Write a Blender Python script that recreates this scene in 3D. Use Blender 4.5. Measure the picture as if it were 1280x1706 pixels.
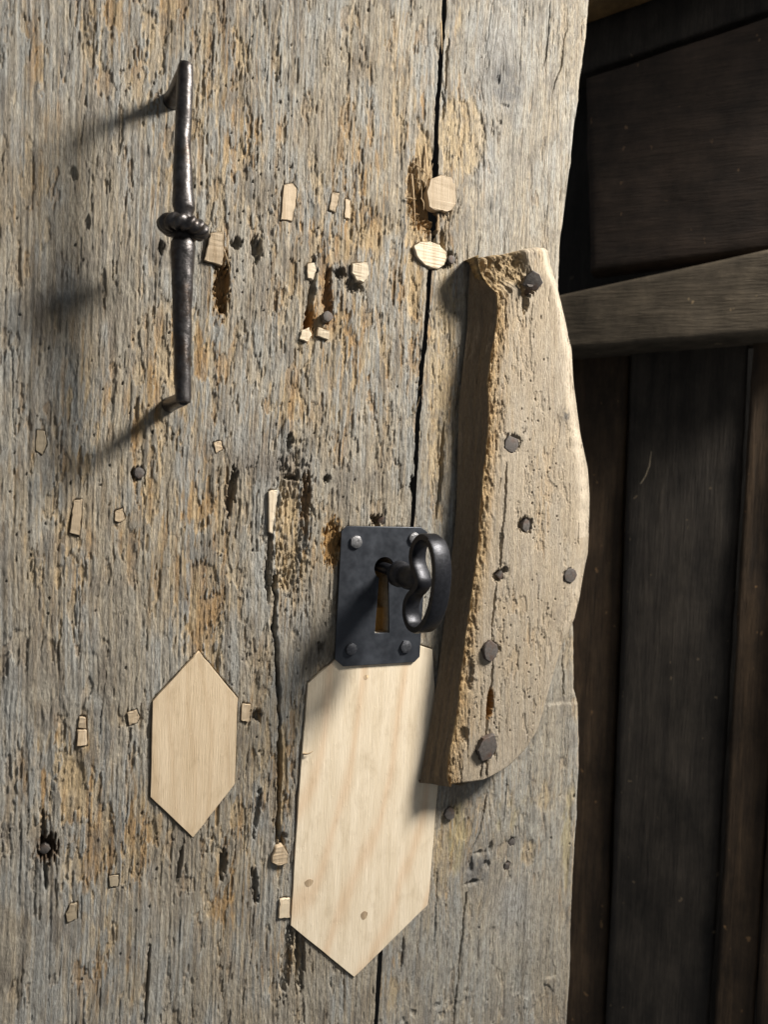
import bpy, bmesh, math, random
import numpy as np
from mathutils import Vector, Matrix

# ------------------------------------------------------------------ camera, world, lamp, exposure
sc = bpy.context.scene
for o in list(bpy.data.objects): bpy.data.objects.remove(o)
COL = sc.collection

F_PX = 1280.0                                   # focal length in photo pixels (1280 x 1706 photo)
_n = np.array([-640.0, -73.0, F_PX]); _n /= np.linalg.norm(_n)      # door normal (into depth) in camera axes
_d = np.array([-0.03, 1.0, 0.0]); _d -= _d.dot(_n) * _n; _d /= np.linalg.norm(_d)   # plumb line
_t = np.cross(_d, _n); _t = _t if _t[0] > 0 else -_t                # along the door, to the right
def c2w(r): return np.array([r.dot(_t), r.dot(_n), -r.dot(_d)])     # world: x right, y into depth, z up
def ray(px, py): return c2w(np.array([px - 640.0, py - 853.0, F_PX]))
CAM = -ray(640, 853) / np.linalg.norm(ray(640, 853)) * 0.64
def P(px, py, h=0.0):
    """point of the door seen at photo pixel (px, py), h metres proud of the door face (door face: y = 0)"""
    r = ray(px, py); k = (-h - CAM[1]) / r[1]
    return CAM + k * r

cd = bpy.data.cameras.new('camera'); cam = bpy.data.objects.new('camera', cd); COL.objects.link(cam)
cd.sensor_fit = 'VERTICAL'; cd.sensor_height = 24.0; cd.lens = F_PX / 1706.0 * 24.0
cd.clip_start = 0.02; cd.clip_end = 50.0
_x = c2w(np.array([1.0, 0, 0])); _y = c2w(np.array([0, -1.0, 0])); _z = c2w(np.array([0, 0, -1.0]))
M = Matrix(((_x[0], _y[0], _z[0], CAM[0]), (_x[1], _y[1], _z[1], CAM[1]), (_x[2], _y[2], _z[2], CAM[2]), (0, 0, 0, 1)))
cam.matrix_world = M
cd.dof.use_dof = True; cd.dof.focus_distance = 0.63; cd.dof.aperture_fstop = 5.0
sc.camera = cam

w = bpy.data.worlds.new('World'); sc.world = w; w.use_nodes = True
bg = w.node_tree.nodes['Background']; bg.inputs[0].default_value = (0.95, 0.97, 1.0, 1); bg.inputs[1].default_value = 0.16

ld = bpy.data.lights.new('work_lamp', 'SPOT'); lamp = bpy.data.objects.new('work_lamp', ld); COL.objects.link(lamp)
lamp.location = (0.92, -0.74, 1.04)
ld.energy = 278; ld.shadow_soft_size = 0.19; ld.color = (1.0, 0.94, 0.855)
ld.spot_size = math.radians(84); ld.spot_blend = 1.0
lamp.rotation_euler = (Vector((-0.16, 0, -0.42)) - lamp.location).to_track_quat('-Z', 'Y').to_euler()

sc.view_settings.view_transform = 'Standard'; sc.view_settings.look = 'None'
sc.view_settings.exposure = 0.0; sc.view_settings.gamma = 1.0
sc.render.engine = 'CYCLES'; sc.cycles.use_denoising = True; sc.cycles.max_bounces = 6

# ------------------------------------------------------------------ helpers: noise
def hsh(ix, iz, seed):
    with np.errstate(over='ignore'):
        a = ix.astype(np.int64).astype(np.uint32) * np.uint32(0x9E3779B1)
        b = iz.astype(np.int64).astype(np.uint32) * np.uint32(0x85EBCA77)
        h = a ^ (b + np.uint32((seed * 0x27D4EB2F) & 0xFFFFFFFF))
        h ^= h >> np.uint32(15); h *= np.uint32(0x2C1B3C6D); h ^= h >> np.uint32(12)
        h *= np.uint32(0x297A2D39); h ^= h >> np.uint32(15)
    return h.astype(np.float32) * np.float32(1 / 4294967296.0)
def vn(x, z, seed):
    fx = np.floor(x); fz = np.floor(z); u = (x - fx); v = (z - fz)
    u = u * u * (3 - 2 * u); v = v * v * (3 - 2 * v)
    a = hsh(fx, fz, seed); b = hsh(fx + 1, fz, seed); c = hsh(fx, fz + 1, seed); d = hsh(fx + 1, fz + 1, seed)
    return (a + (b - a) * u) * (1 - v) + (c + (d - c) * u) * v
def fbm(x, z, seed, n=3):
    s = 0; a = 0.5; t = 0
    for i in range(n):
        s = s + a * vn(x * 2 ** i, z * 2 ** i, seed + i * 17); t += a; a *= 0.55
    return s / t
def vor(x, z, seed):
    """jittered cells: hash of the nearest cell, second hash, offset to its centre, distance to the border"""
    fx = np.floor(x); fz = np.floor(z)
    d1 = np.full(x.shape, 9.0, np.float32); d2 = d1.copy(); idh = np.zeros_like(d1); id2 = np.zeros_like(d1); dz = np.zeros_like(d1)
    for i in (-1, 0, 1):
        for j in (-1, 0, 1):
            cx = fx + i; cz = fz + j
            ox = cx + 0.1 + 0.8 * hsh(cx, cz, seed) - x; oz = cz + 0.1 + 0.8 * hsh(cx, cz, seed + 5) - z
            d = np.maximum(np.abs(ox) * 1.15, 0) ** 2 + oz * oz
            near = d < d1
            d2 = np.where(near, d1, np.minimum(d2, d)); 
            idh = np.where(near, hsh(cx, cz, seed + 9), idh); id2 = np.where(near, hsh(cx, cz, seed + 13), id2)
            dz = np.where(near, oz, dz); d1 = np.where(near, d, d1)
    return idh, id2, dz, np.sqrt(d2) - np.sqrt(d1)
def sst(a, b, x):
    t = np.clip((x - a) / (b - a), 0, 1); return t * t * (3 - 2 * t)
def lerp(a, b, t): return a + (b - a) * t
def mixc(c, col, t): return c + (np.array(col, np.float32) - c) * t[..., None]

# ------------------------------------------------------------------ helpers: objects
def link(name, me, parent=None, mat=None):
    o = bpy.data.objects.new(name, me); COL.objects.link(o)
    if parent: o.parent = parent
    if mat and me: me.materials.append(mat)
    return o
def empty(name, loc, label=None, cat=None, group=None):
    o = link(name, None); o.location = loc; o.empty_display_size = 0.05
    tag(o, label, cat, group); return o
def tag(o, label=None, cat=None, group=None, kind=None):
    if label: o['label'] = label
    if cat: o['category'] = cat
    if group: o['group'] = group
    if kind: o['kind'] = kind
    return o
def grid_mesh(name, co, col=None, smooth=True):
    """co (rows, cols, 3) -> quad mesh with an optional point colour layer"""
    R, C = co.shape[:2]
    idx = np.arange(R * C, dtype=np.int32).reshape(R, C)
    q = np.stack([idx[:-1, :-1], idx[:-1, 1:], idx[1:, 1:], idx[1:, :-1]], -1).reshape(-1)
    me = bpy.data.meshes.new(name)
    me.vertices.add(R * C); me.vertices.foreach_set('co', co.astype(np.float32).reshape(-1))
    nq = q.size // 4
    me.loops.add(nq * 4); me.loops.foreach_set('vertex_index', q)
    me.polygons.add(nq); me.polygons.foreach_set('loop_start', np.arange(nq, dtype=np.int32) * 4)
    me.polygons.foreach_set('loop_total', np.full(nq, 4, np.int32))
    if smooth: me.polygons.foreach_set('use_smooth', np.ones(nq, dtype=bool))
    if col is not None:
        at = me.color_attributes.new('Col', 'FLOAT_COLOR', 'POINT')
        c4 = np.ones((R * C, 4), np.float32); c4[:, :3] = col.reshape(-1, 3)
        at.data.foreach_set('color', c4.reshape(-1))
    me.update(); me.validate()
    return me
def bm_mesh(bm, name, smooth=False):
    bmesh.ops.recalc_face_normals(bm, faces=bm.faces)
    me = bpy.data.meshes.new(name); bm.to_mesh(me); bm.free()
    if smooth:
        for p in me.polygons: p.use_smooth = True
        me.set_sharp_from_angle(angle=math.radians(34))
    return me
def plate_mesh(name, loops, h0, h1, bevel=0.0, res=1):
    """flat piece on the door: outline loops [(x, z)...] (first outline, others holes), from h0 to h1 proud of the face"""
    cu = bpy.data.curves.new(name + '_c', 'CURVE'); cu.dimensions = '2D'; cu.fill_mode = 'BOTH'
    for lp in loops:
        sp = cu.splines.new('POLY'); sp.points.add(len(lp) - 1); sp.use_cyclic_u = True
        for k, (x, z) in enumerate(lp): sp.points[k].co = (x, z, 0, 1)
    cu.extrude = max((h1 - h0) / 2 - bevel, 1e-5); cu.bevel_depth = bevel; cu.bevel_resolution = res; cu.offset = -bevel
    o = bpy.data.objects.new('tmp', cu); COL.objects.link(o)
    dg = bpy.context.evaluated_depsgraph_get()
    me = bpy.data.meshes.new_from_object(o.evaluated_get(dg)); me.name = name
    bpy.data.objects.remove(o); bpy.data.curves.remove(cu)
    hm = (h0 + h1) / 2
    me.transform(Matrix(((1, 0, 0, 0), (0, 0, -1, -hm), (0, 1, 0, 0), (0, 0, 0, 1))))
    return me
def lathe(bm, pts, seg=24, cap=True):
    """pts: list of (centre Vector, radius, axis_u Vector, axis_v Vector)"""
    rings = []
    for c, r, u, v in pts:
        rings.append([bm.verts.new(c + (u * math.cos(a) + v * math.sin(a)) * r) for a in [2 * math.pi * k / seg for k in range(seg)]])
    for a, b in zip(rings[:-1], rings[1:]):
        for k in range(seg): bm.faces.new((a[k], a[(k + 1) % seg], b[(k + 1) % seg], b[k]))
    if cap:
        bm.faces.new(rings[0]); bm.faces.new(rings[-1][::-1])
    return rings
def tube(bm, path, radii, seg=16, up=Vector((1, 0, 0.01))):
    pts = []
    for i, p in enumerate(path):
        t = (path[min(i + 1, len(path) - 1)] - path[max(i - 1, 0)]).normalized()
        u = t.cross(up).normalized(); v = t.cross(u).normalized()
        pts.append((p, radii[i], u, v))
    return lathe(bm, pts, seg)

# ------------------------------------------------------------------ materials (procedural)
class N:
    def __init__(s, name):
        s.m = bpy.data.materials.new(name); s.m.use_nodes = True; s.t = s.m.node_tree
        s.b = s.t.nodes['Principled BSDF']; s.tc = s.n('ShaderNodeTexCoord')
    def n(s, kind, **kw):
        nd = s.t.nodes.new(kind)
        for k, v in kw.items():
            if k.startswith('i_'): nd.inputs[k[2:].replace('_', ' ')].default_value = v
            else: setattr(nd, k, v)
        return nd
    def l(s, a, b): s.t.links.new(a, b)
    def coords(s, scale, src='Object', rot=(0, 0, 0)):
        mp = s.n('ShaderNodeMapping'); mp.inputs['Scale'].default_value = scale; mp.inputs['Rotation'].default_value = rot
        s.l(s.tc.outputs[src], mp.inputs['Vector']); return mp.outputs[0]
    def noise(s, scale, detail=4, rough=0.6, dist=0.0, src='Object'):
        nz = s.n('ShaderNodeTexNoise'); nz.inputs['Scale'].default_value = 1.0; nz.inputs['Detail'].default_value = detail
        nz.inputs['Roughness'].default_value = rough; nz.inputs['Distortion'].default_value = dist
        s.l(s.coords(scale, src), nz.inputs['Vector']); return nz.outputs['Fac']
    def ramp(s, fac, stops):
        r = s.n('ShaderNodeValToRGB'); e = r.color_ramp.elements
        while len(e) < len(stops): e.new(0.5)
        for k, (p, c) in enumerate(stops): e[k].position = p; e[k].color = (*c, 1) if len(c) == 3 else c
        s.l(fac, r.inputs[0]); return r.outputs[0]
    def mul(s, a, b, fac=1.0, mode='MULTIPLY'):
        m = s.n('ShaderNodeMix', data_type='RGBA', blend_type=mode); m.inputs[0].default_value = fac
        s.l(a, m.inputs[6]); s.l(b, m.inputs[7]); return m.outputs[2]
    def bump(s, fac, strength, dist, prev=None):
        bp = s.n('ShaderNodeBump'); bp.inputs['Strength'].default_value = strength; bp.inputs['Distance'].default_value = dist
        s.l(fac, bp.inputs['Height'])
        if prev: s.l(prev, bp.inputs['Normal'])
        return bp.outputs[0]

def mat_oldwood():
    a = N('weathered_wood'); at = a.n('ShaderNodeAttribute', attribute_name='Col')
    f1 = a.noise((1500, 1500, 230), 5, 0.72); f2 = a.noise((500, 500, 75), 4, 0.65)
    v1 = a.ramp(f1, [(0.25, (0.55, 0.54, 0.53)), (0.75, (1.35, 1.35, 1.35))])
    v2 = a.ramp(f2, [(0.2, (0.78, 0.77, 0.76)), (0.8, (1.2, 1.2, 1.2))])
    c = a.mul(a.mul(at.outputs['Color'], v1), v2)
    a.l(c, a.b.inputs['Base Color']); a.b.inputs['Roughness'].default_value = 0.85
    a.b.inputs['Specular IOR Level'].default_value = 0.22
    b = a.bump(f1, 1.0, 0.0009); f3 = a.noise((1000, 1000, 480), 4, 0.7); b = a.bump(f3, 0.8, 0.0008, b)
    a.l(b, a.b.inputs['Normal']); return a.m
def mat_newwood(name, base, dark, cx=0.0, cz=-0.25, wob=0.1, gs=1.0):
    a = N(name)
    big = a.noise((26, 26, 5), 2, 0.5, 0.2)
    # growth rings: stretched distance to an axis beside the piece
    sep = a.n('ShaderNodeSeparateXYZ'); a.l(a.tc.outputs['Object'], sep.inputs[0])
    def math_(op, x, y=None, v=None):
        m = a.n('ShaderNodeMath', operation=op)
        a.l(x, m.inputs[0])
        if y is not None: a.l(y, m.inputs[1])
        elif v is not None: m.inputs[1].default_value = v
        return m.outputs[0]
    xo = math_('ADD', sep.outputs[0], v=-cx); zo = math_('ADD', sep.outputs[2], v=-cz)
    z2 = math_('MULTIPLY', zo, v=0.55); z3 = math_('MULTIPLY', z2, z2); x3 = math_('MULTIPLY', xo, xo)
    r = math_('SQRT', math_('ADD', x3, z3)); r = math_('ADD', r, math_('MULTIPLY', big, v=0.035))
    ph = math_('SINE', math_('MULTIPLY', r, v=330.0 * gs)); ph = math_('MULTIPLY', math_('ADD', ph, v=1.0), v=0.5)
    ph = math_('POWER', ph, v=5.0)
    fine = a.noise((1300, 1300, 60), 4, 0.65); mid = a.noise((120, 120, 14), 3, 0.6)
    ring = a.n('ShaderNodeMix', data_type='RGBA'); a.l(ph, ring.inputs[0])
    ring.inputs[6].default_value = (*base, 1); ring.inputs[7].default_value = (*dark, 1)
    v = a.ramp(fine, [(0.25, (0.90, 0.885, 0.86)), (0.75, (1.06, 1.06, 1.06))]); v2 = a.ramp(mid, [(0.3, (0.90, 0.87, 0.82)), (0.7, (1.05, 1.05, 1.05))])
    c = a.mul(a.mul(ring.outputs[2], v), v2)
    oi = a.n('ShaderNodeObjectInfo'); c = a.mul(c, a.ramp(oi.outputs['Random'], [(0.0, (0.72, 0.71, 0.69)), (1.0, (1.06, 1.05, 1.04))])) if name.startswith('plug') else c
    grime = a.ramp(a.noise((70, 70, 40), 5, 0.7), [(0.52, (1, 1, 1)), (0.72, (0.72, 0.68, 0.62))]); c = a.mul(c, grime, 0.55)
    a.l(c, a.b.inputs['Base Color']); a.b.inputs['Roughness'].default_value = 0.62; a.b.inputs['Specular IOR Level'].default_value = 0.3
    tear = a.ramp(a.noise((420, 420, 150), 3, 0.6), [(0.62, (0, 0, 0)), (0.72, (1, 1, 1))])
    saw = a.noise((650, 650, 9), 3, 0.6); b = a.bump(fine, 0.6, 0.0005); b = a.bump(saw, 0.35, 0.0005, b); b = a.bump(tear, 0.22, 0.0004, b); a.l(b, a.b.inputs['Normal'])
    return a.m
def mat_metal(name, col, rough, metallic=0.9, spots=(0.5, 1.5), bumpd=0.0004, sc_=220, rust=None):
    a = N(name); f = a.noise((sc_, sc_, sc_), 5, 0.65); f2 = a.noise((sc_ * 4, sc_ * 4, sc_ * 4), 3, 0.6)
    c = a.ramp(f, [(0.25, tuple(x * spots[0] for x in col)), (0.75, tuple(x * spots[1] for x in col))])
    if rust:
        mk = a.ramp(a.noise((90, 90, 90), 5, 0.7), [(0.5, (0, 0, 0)), (0.66, (1, 1, 1))])
        m = a.n('ShaderNodeMix', data_type='RGBA'); a.l(mk, m.inputs[0]); a.l(c, m.inputs[6]); m.inputs[7].default_value = (*rust, 1); c = m.outputs[2]
    a.l(c, a.b.inputs['Base Color']); a.b.inputs['Metallic'].default_value = metallic
    rr = a.ramp(f2, [(0.3, (rough * 0.8,) * 3), (0.7, (min(1, rough * 1.25),) * 3)]); a.l(rr, a.b.inputs['Roughness'])
    b = a.bump(f, 0.5, bumpd); b = a.bump(f2, 0.25, bumpd * 0.3, b); a.l(b, a.b.inputs['Normal']); return a.m
def mat_darkwood(name, c0, c1, horizontal=False, spec=0.3):
    a = N(name); s1 = (60, 60, 6) if not horizontal else (8, 8, 60); s2 = (400, 400, 22) if not horizontal else (30, 30, 400)
    f1 = a.noise(s1, 5, 0.65, 0.3); f2 = a.noise(s2, 4, 0.6); f3 = a.noise((16, 16, 11), 6, 0.7)
    c = a.ramp(f1, [(0.3, c0), (0.7, c1)])
    c = a.mul(c, a.ramp(f2, [(0.25, (0.8, 0.8, 0.8)), (0.75, (1.18, 1.18, 1.18))])); c = a.mul(c, a.ramp(f3, [(0.3, (0.42, 0.42, 0.42)), (0.7, (1.45, 1.45, 1.45))]))
    sp = a.ramp(a.noise((75, 75, 60), 2, 0.5), [(0.715, (0, 0, 0)), (0.75, (1, 1, 1))]); mm = a.n('ShaderNodeMix', data_type='RGBA'); a.l(sp, mm.inputs[0]); a.l(c, mm.inputs[6]); mm.inputs[7].default_value = (c1[0] * 2.6, c1[1] * 2.4, c1[2] * 2.0, 1); c = mm.outputs[2]
    a.l(c, a.b.inputs['Base Color']); a.b.inputs['Roughness'].default_value = 0.7; a.b.inputs['Specular IOR Level'].default_value = spec
    b = a.bump(f2, 0.5, 0.002); b = a.bump(f1, 0.4, 0.004, b); a.l(b, a.b.inputs['Normal']); return a.m

OLD = mat_oldwood()
PINE_BIG = mat_newwood('new_pine', (0.79, 0.695, 0.545), (0.735, 0.59, 0.43), cx=-0.17, cz=-0.10, gs=0.55)
PINE = mat_newwood('new_pine_pale', (0.67, 0.55, 0.395), (0.62, 0.495, 0.345), cx=-0.3, cz=-0.2, gs=1.4)
PLUG = mat_newwood('plug_wood', (0.62, 0.51, 0.375), (0.55, 0.44, 0.31), cx=-0.5, cz=0.1, gs=2.6)
PLUG_PALE = mat_newwood('plug_wood_pale', (0.76, 0.67, 0.53), (0.69, 0.58, 0.44), cx=-0.5, cz=0.1, gs=2.2)
PLUG_OLD = mat_newwood('plug_wood_greyed', (0.42, 0.36, 0.27), (0.36, 0.30, 0.22), cx=-0.5, cz=0.1, gs=2.2)
IRON = mat_metal('forged_iron', (0.085, 0.080, 0.080), 0.38, 0.85, (0.45, 1.5), 0.0008, 200, rust=(0.060, 0.046, 0.038))
IRONK = mat_metal('black_iron', (0.020, 0.021, 0.026), 0.40, 0.6, (0.6, 1.5), 0.0003, 260)
STEEL = mat_metal('blued_steel', (0.050, 0.056, 0.068), 0.42, 0.5, (0.6, 1.4), 0.0002, 34)
RIVET = mat_metal('rivet_steel', (0.30, 0.30, 0.31), 0.42, 0.85, (0.5, 1.4), 0.0006, 500)
RIVETD = mat_metal('rivet_steel_dark', (0.13, 0.135, 0.15), 0.45, 0.85, (0.5, 1.4), 0.0006, 500)
NAIL = mat_metal('old_nail_iron', (0.098, 0.087, 0.080), 0.72, 0.25, (0.55, 1.45), 0.0008, 420, rust=(0.10, 0.062, 0.045))

# ------------------------------------------------------------------ wood surface synthesis
def pts_xz(pxs, h=0.0):
    a = np.array([P(px, py, h) for px, py in pxs]); return a[:, 0], a[:, 2]
def px_scale(px, py, h=0.0): return abs(P(px + 1, py, h)[0] - P(px, py, h)[0])

class Field:
    """a height field (metres, positive toward the viewer) with colours over a grid of door points X, Z"""
    def __init__(s, X, Z, hp=0.0):
        s.X = X.astype(np.float32); s.Z = Z.astype(np.float32); s.H = np.zeros_like(s.X); s.C = np.zeros(X.shape + (3,), np.float32); s.hp = hp
        s.zr = s.Z.mean(1)
    def win(s, x0, x1, z0, z1):
        r = np.where((s.zr > z0) & (s.zr < z1))[0]
        if len(r) == 0: return None
        r0, r1 = r[0], r[-1] + 1
        xm = s.X[(r0 + r1) // 2]; pad = 0.012
        c = np.where((xm > x0 - pad) & (xm < x1 + pad))[0]
        if len(c) == 0: return None
        return slice(r0, r1), slice(c[0], c[-1] + 1)
    def pit(s, px, py, rx, ry, depth, soft=0.35, jag=0.25, col=None, rot=0.0, cmix=1.0, raw=None):
        if raw is None:
            p = P(px, py, s.hp); k = px_scale(px, py, s.hp); x, z = p[0], p[2]; a = rx * k; b = ry * 0.00053
        else: x, z, a, b = raw
        m = max(a, b) * 1.7 + 0.002
        w_ = s.win(x - m, x + m, z - m, z + m)
        if w_ is None: return
        X = s.X[w_] - x; Z = s.Z[w_] - z
        if rot: X, Z = X * math.cos(rot) + Z * math.sin(rot), -X * math.sin(rot) + Z * math.cos(rot)
        d = np.sqrt((X / a) ** 2 + (Z / b) ** 2)
        if jag: d = d + jag * (fbm(s.X[w_] * 900, s.Z[w_] * 260, int(abs(px * 7 + py)) % 900 + 3, 2) - 0.5) * 2
        t = 1 - sst(1 - soft, 1 + 0.02, d)
        s.H[w_] -= depth * t
        if col is not None:
            tt = (1 - sst(0.9, 1.25, d)) * cmix
            s.C[w_] = mixc(s.C[w_], col, tt)
    def crack(s, pts, wid, depth, seed=1, raw=False, col=None, wob=0.0008, taper=True):
        if raw: xs = np.array([p[0] for p in pts]); zs = np.array([p[1] for p in pts])
        else: xs, zs = pts_xz(pts, s.hp)
        o = np.argsort(zs); xs, zs = xs[o], zs[o]
        w_ = s.win(xs.min() - 0.006, xs.max() + 0.006, zs[0], zs[-1])
        if w_ is None: return
        X = s.X[w_]; Z = s.Z[w_]
        cx = np.interp(Z, zs, xs) + wob * 2 * (vn(Z * 160, Z * 0 + seed, seed) - 0.5) + wob * (vn(Z * 500, Z * 0, seed + 3) - 0.5)
        L = zs[-1] - zs[0]
        e = np.clip(np.minimum(Z - zs[0], zs[-1] - Z) / (0.25 * L + 1e-6), 0, 1) ** 0.6 if taper else 1.0
        ww = wid * e * (0.6 + 0.8 * vn(Z * 90, Z * 0, seed + 9)) * 0.5 + 1e-6
        d = np.abs(X - cx) / ww
        s.H[w_] -= depth * (1 - sst(0.55, 1.15, d)) * (e ** 0.5)
        if col is not None: s.C[w_] = mixc(s.C[w_], col, (1 - sst(0.9, 2.2, d)) * 0.8)

GREY_W = (0.325, 0.295, 0.242); GREY_B = (0.332, 0.332, 0.312); GREY_D = (0.185, 0.160, 0.128); GREY_P = (0.39, 0.365, 0.31)
OCHRE = (0.435, 0.32, 0.18); ORANGE = (0.36, 0.23, 0.105); TAN = (0.47, 0.375, 0.245)

def blobs(X, Z, lst, hp=0.0):
    m = np.zeros_like(X)
    for px, py, rx, ry, s_ in lst:
        p = P(px, py, hp); k = px_scale(px, py, hp)
        m = np.maximum(m, s_ * np.exp(-(((X - p[0]) / (rx * k)) ** 2 + ((Z - p[2]) / (ry * 0.0005)) ** 2)))
    return m

def wood(f, rough, fresh, seed, chip=1.0, ringamp=1.0, knots=(), lean=0.0, fine=1.0):
    """weathered soft wood: growth-ring ridges, split chips and flaked layers with fresh wood below"""
    x = f.X * 1000; z = f.Z * 1000
    x = x - lean * z
    for kx, kz, kr, ks in knots:                      # grain swings round the knots
        dx = f.X * 1000 - kx; dz_ = f.Z * 1000 - kz
        x = x - ks * np.sign(dx) * np.exp(-np.abs(dx) / (kr * 1.6)) * np.exp(-(dz_ / (kr * 2.2)) ** 2) * kr * 0.6
    xw = x + 7 * (fbm(x / 60, z / 170, seed, 2) - 0.5) + 1.6 * (vn(x / 11, z / 38, seed + 3) - 0.5)
    rough = np.clip(rough, 0, 1)
    H = np.zeros_like(x)
    H += 1.4 * (fbm(x / 55, z / 130, seed + 20, 3) - 0.5)
    ring = vn(xw / 2.3, z / 320, seed + 30); ring2 = vn(xw / 1.05, z / 55, seed + 31)
    st1 = vn(xw / 0.72, z / 80, seed + 32)
    H += ringamp * (0.6 * (ring - 0.6) + 0.45 * (ring2 - 0.6) + 0.34 * (st1 - 0.6))
    i1, j1, d1, e1 = vor(xw / 2.3, z / 19, seed + 40)
    i2, j2, d2, e2 = vor(xw / 1.3 + 31, z / 6.5, seed + 50)
    i3, j3, d3, e3 = vor(xw / 7.5 + 11, z / 46, seed + 60)
    i4, j4, d4, e4 = vor(xw / 1.05 + 3, z / 4.6, seed + 65)
    A = chip * rough
    H -= A * (1.2 * np.clip(i1 - 0.45, 0, 1) ** 1.2 + 0.55 * i2 * (0.4 + 0.6 * i1) + 0.4 * np.clip(d1, -0.6, 0.6) * (j1 - 0.3))
    H -= A * 0.85 * i4 * (0.35 + 0.65 * vn(x / 12, z / 30, seed + 66))
    H -= A * 0.75 * (i3 > 0.62) * sst(0.0, 0.07, e3)
    H -= A * 0.45 * (1 - sst(0.0, 0.10, e1)) * (j1 > 0.7)
    # flaked layer
    fl = fbm(xw / 8, z / 26, seed + 70, 4) + 0.25 * (i2 - 0.5) * 0.5 + 0.12 * (i1 - 0.5)
    thr = 0.70 - 0.25 * np.clip(fresh, 0, 1) - 0.04 * rough
    flk = sst(thr, thr + 0.018, fl)
    H -= flk * (0.6 + 0.45 * rough) * (0.5 + 0.5 * chip)
    H += fine * 0.28 * (vn(x / 0.8, z / 3.2, seed + 75) - 0.5) * (0.4 + rough)
    # colour of the wood itself
    g = fbm(x / 26, z / 60, seed + 80, 3); g2 = fbm(xw / 3.5, z / 60, seed + 81, 3); g3 = fbm(xw / 10 + 5, z / 22, seed + 83, 3)
    C = np.broadcast_to(np.array(GREY_W, np.float32), x.shape + (3,)).copy()
    C = mixc(C, GREY_B, sst(0.40, 0.58, g))
    C = mixc(C, GREY_D, 0.75 * sst(0.56, 0.74, g2)); C = mixc(C, GREY_P, 0.6 * sst(0.52, 0.7, g3))
    C = mixc(C, TAN, 0.25 * sst(0.5, 0.7, vn(xw / 1.4, z / 40, seed + 84)) )
    sk = vn(xw / 1.5, z / 24, seed + 92); sk2 = vn(xw / 2.6, z / 13, seed + 93)
    frc = np.clip(flk * (0.25 + 0.9 * fresh) + 0.9 * fresh * (i1 > 0.72) * (j1 > 0.35) + 0.5 * fresh * (i2 > 0.75) + 2.1 * np.clip(fresh, 0, 1) * sst(0.52, 0.70, sk) * sst(0.35, 0.6, sk2), 0, 1)
    H -= 0.45 * chip * sst(0.52, 0.72, sk) * sst(0.35, 0.6, sk2) * np.clip(fresh, 0, 1)
    k = vn(xw / 4, z / 26, seed + 90)
    FC = mixc(np.broadcast_to(np.array(OCHRE, np.float32), C.shape).copy(), ORANGE, sst(0.45, 0.75, k)); FC = mixc(FC, TAN, sst(0.55, 0.25, k) * 0.9)
    C = C + (FC - C) * (0.88 * frc)[..., None]
    st = fbm(x / 18, z / 30, seed + 95, 4)
    C = mixc(C, (0.15, 0.13, 0.11), 0.40 * sst(0.60, 0.74, st))
    C *= (0.90 + 0.20 * i2)[..., None]
    f.H += H / 1000; f.C = C
    return i1, rough

rng = random.Random(7)
def scatter_cracks(f, box, n, seed, wmax=1.1, dmax=3.0, lmax=0.05):
    r = random.Random(seed); x0, x1, z0, z1 = box
    for k in range(n):
        x = r.uniform(x0, x1); z = r.uniform(z0, z1); L = r.uniform(0.006, lmax) * r.uniform(0.4, 1)
        sl = r.uniform(-0.05, 0.03)
        f.crack([(x + sl * L, z - L / 2), (x - sl * L, z + L / 2)], r.uniform(0.5, wmax) / 1000, r.uniform(0.8, dmax) / 1000, seed + k, True, wob=0.0005)
def scatter_holes(f, box, n, seed, r0=0.45, r1=1.0, clusters=9):
    r = random.Random(seed); x0, x1, z0, z1 = box
    cl = [(r.uniform(x0, x1), r.uniform(z0, z1)) for k in range(clusters)]
    for k in range(n):
        if r.random() < 0.55:
            c = r.choice(cl); x = r.gauss(c[0], 0.022); z = r.gauss(c[1], 0.035)
        else: x = r.uniform(x0, x1); z = r.uniform(z0, z1)
        a = r.uniform(r0, r1) * (1.35 if r.random() < 0.12 else 1) / 1000
        f.pit(k * 3, 5, 0, 0, 0.0035, 0.4, 0.12, raw=(x, z, a, a * r.uniform(1, 1.6)))

def zones(f, lst, col, amt, seed, streak=0.5):
    m = blobs(f.X, f.Z, lst, f.hp) + 0.42 * (fbm(f.X * 120, f.Z * 45, seed, 3) - 0.5)
    k = sst(0.42, 0.56, m); st = 1 - streak + streak * sst(0.35, 0.6, fbm(f.X * 650, f.Z * 40, seed + 3, 3))
    f.C = mixc(f.C, col, amt * k * st); f.H -= 0.0007 * k
def mottle(f, amt, seed, sx=620, sz=190):
    m = fbm(f.X * sx + 0.25 * f.Z * sz, f.Z * sz, seed, 3); f.C = mixc(f.C, (0.15, 0.135, 0.115), amt * sst(0.56, 0.70, m))
    m = fbm(f.X * sx * .35, f.Z * sz * .4, seed + 5, 3); f.C = mixc(f.C, (0.20, 0.19, 0.175), amt * .8 * sst(0.55, 0.72, m))
def in_poly(X, Z, poly):
    ins = np.zeros(X.shape, bool); n = len(poly)
    for i in range(n):
        x1, z1 = poly[i]; x2, z2 = poly[(i + 1) % n]
        c = ((z1 > Z) != (z2 > Z)) & (X < (x2 - x1) * (Z - z1) / (z2 - z1 + 1e-12) + x1)
        ins ^= c
    return ins
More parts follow.
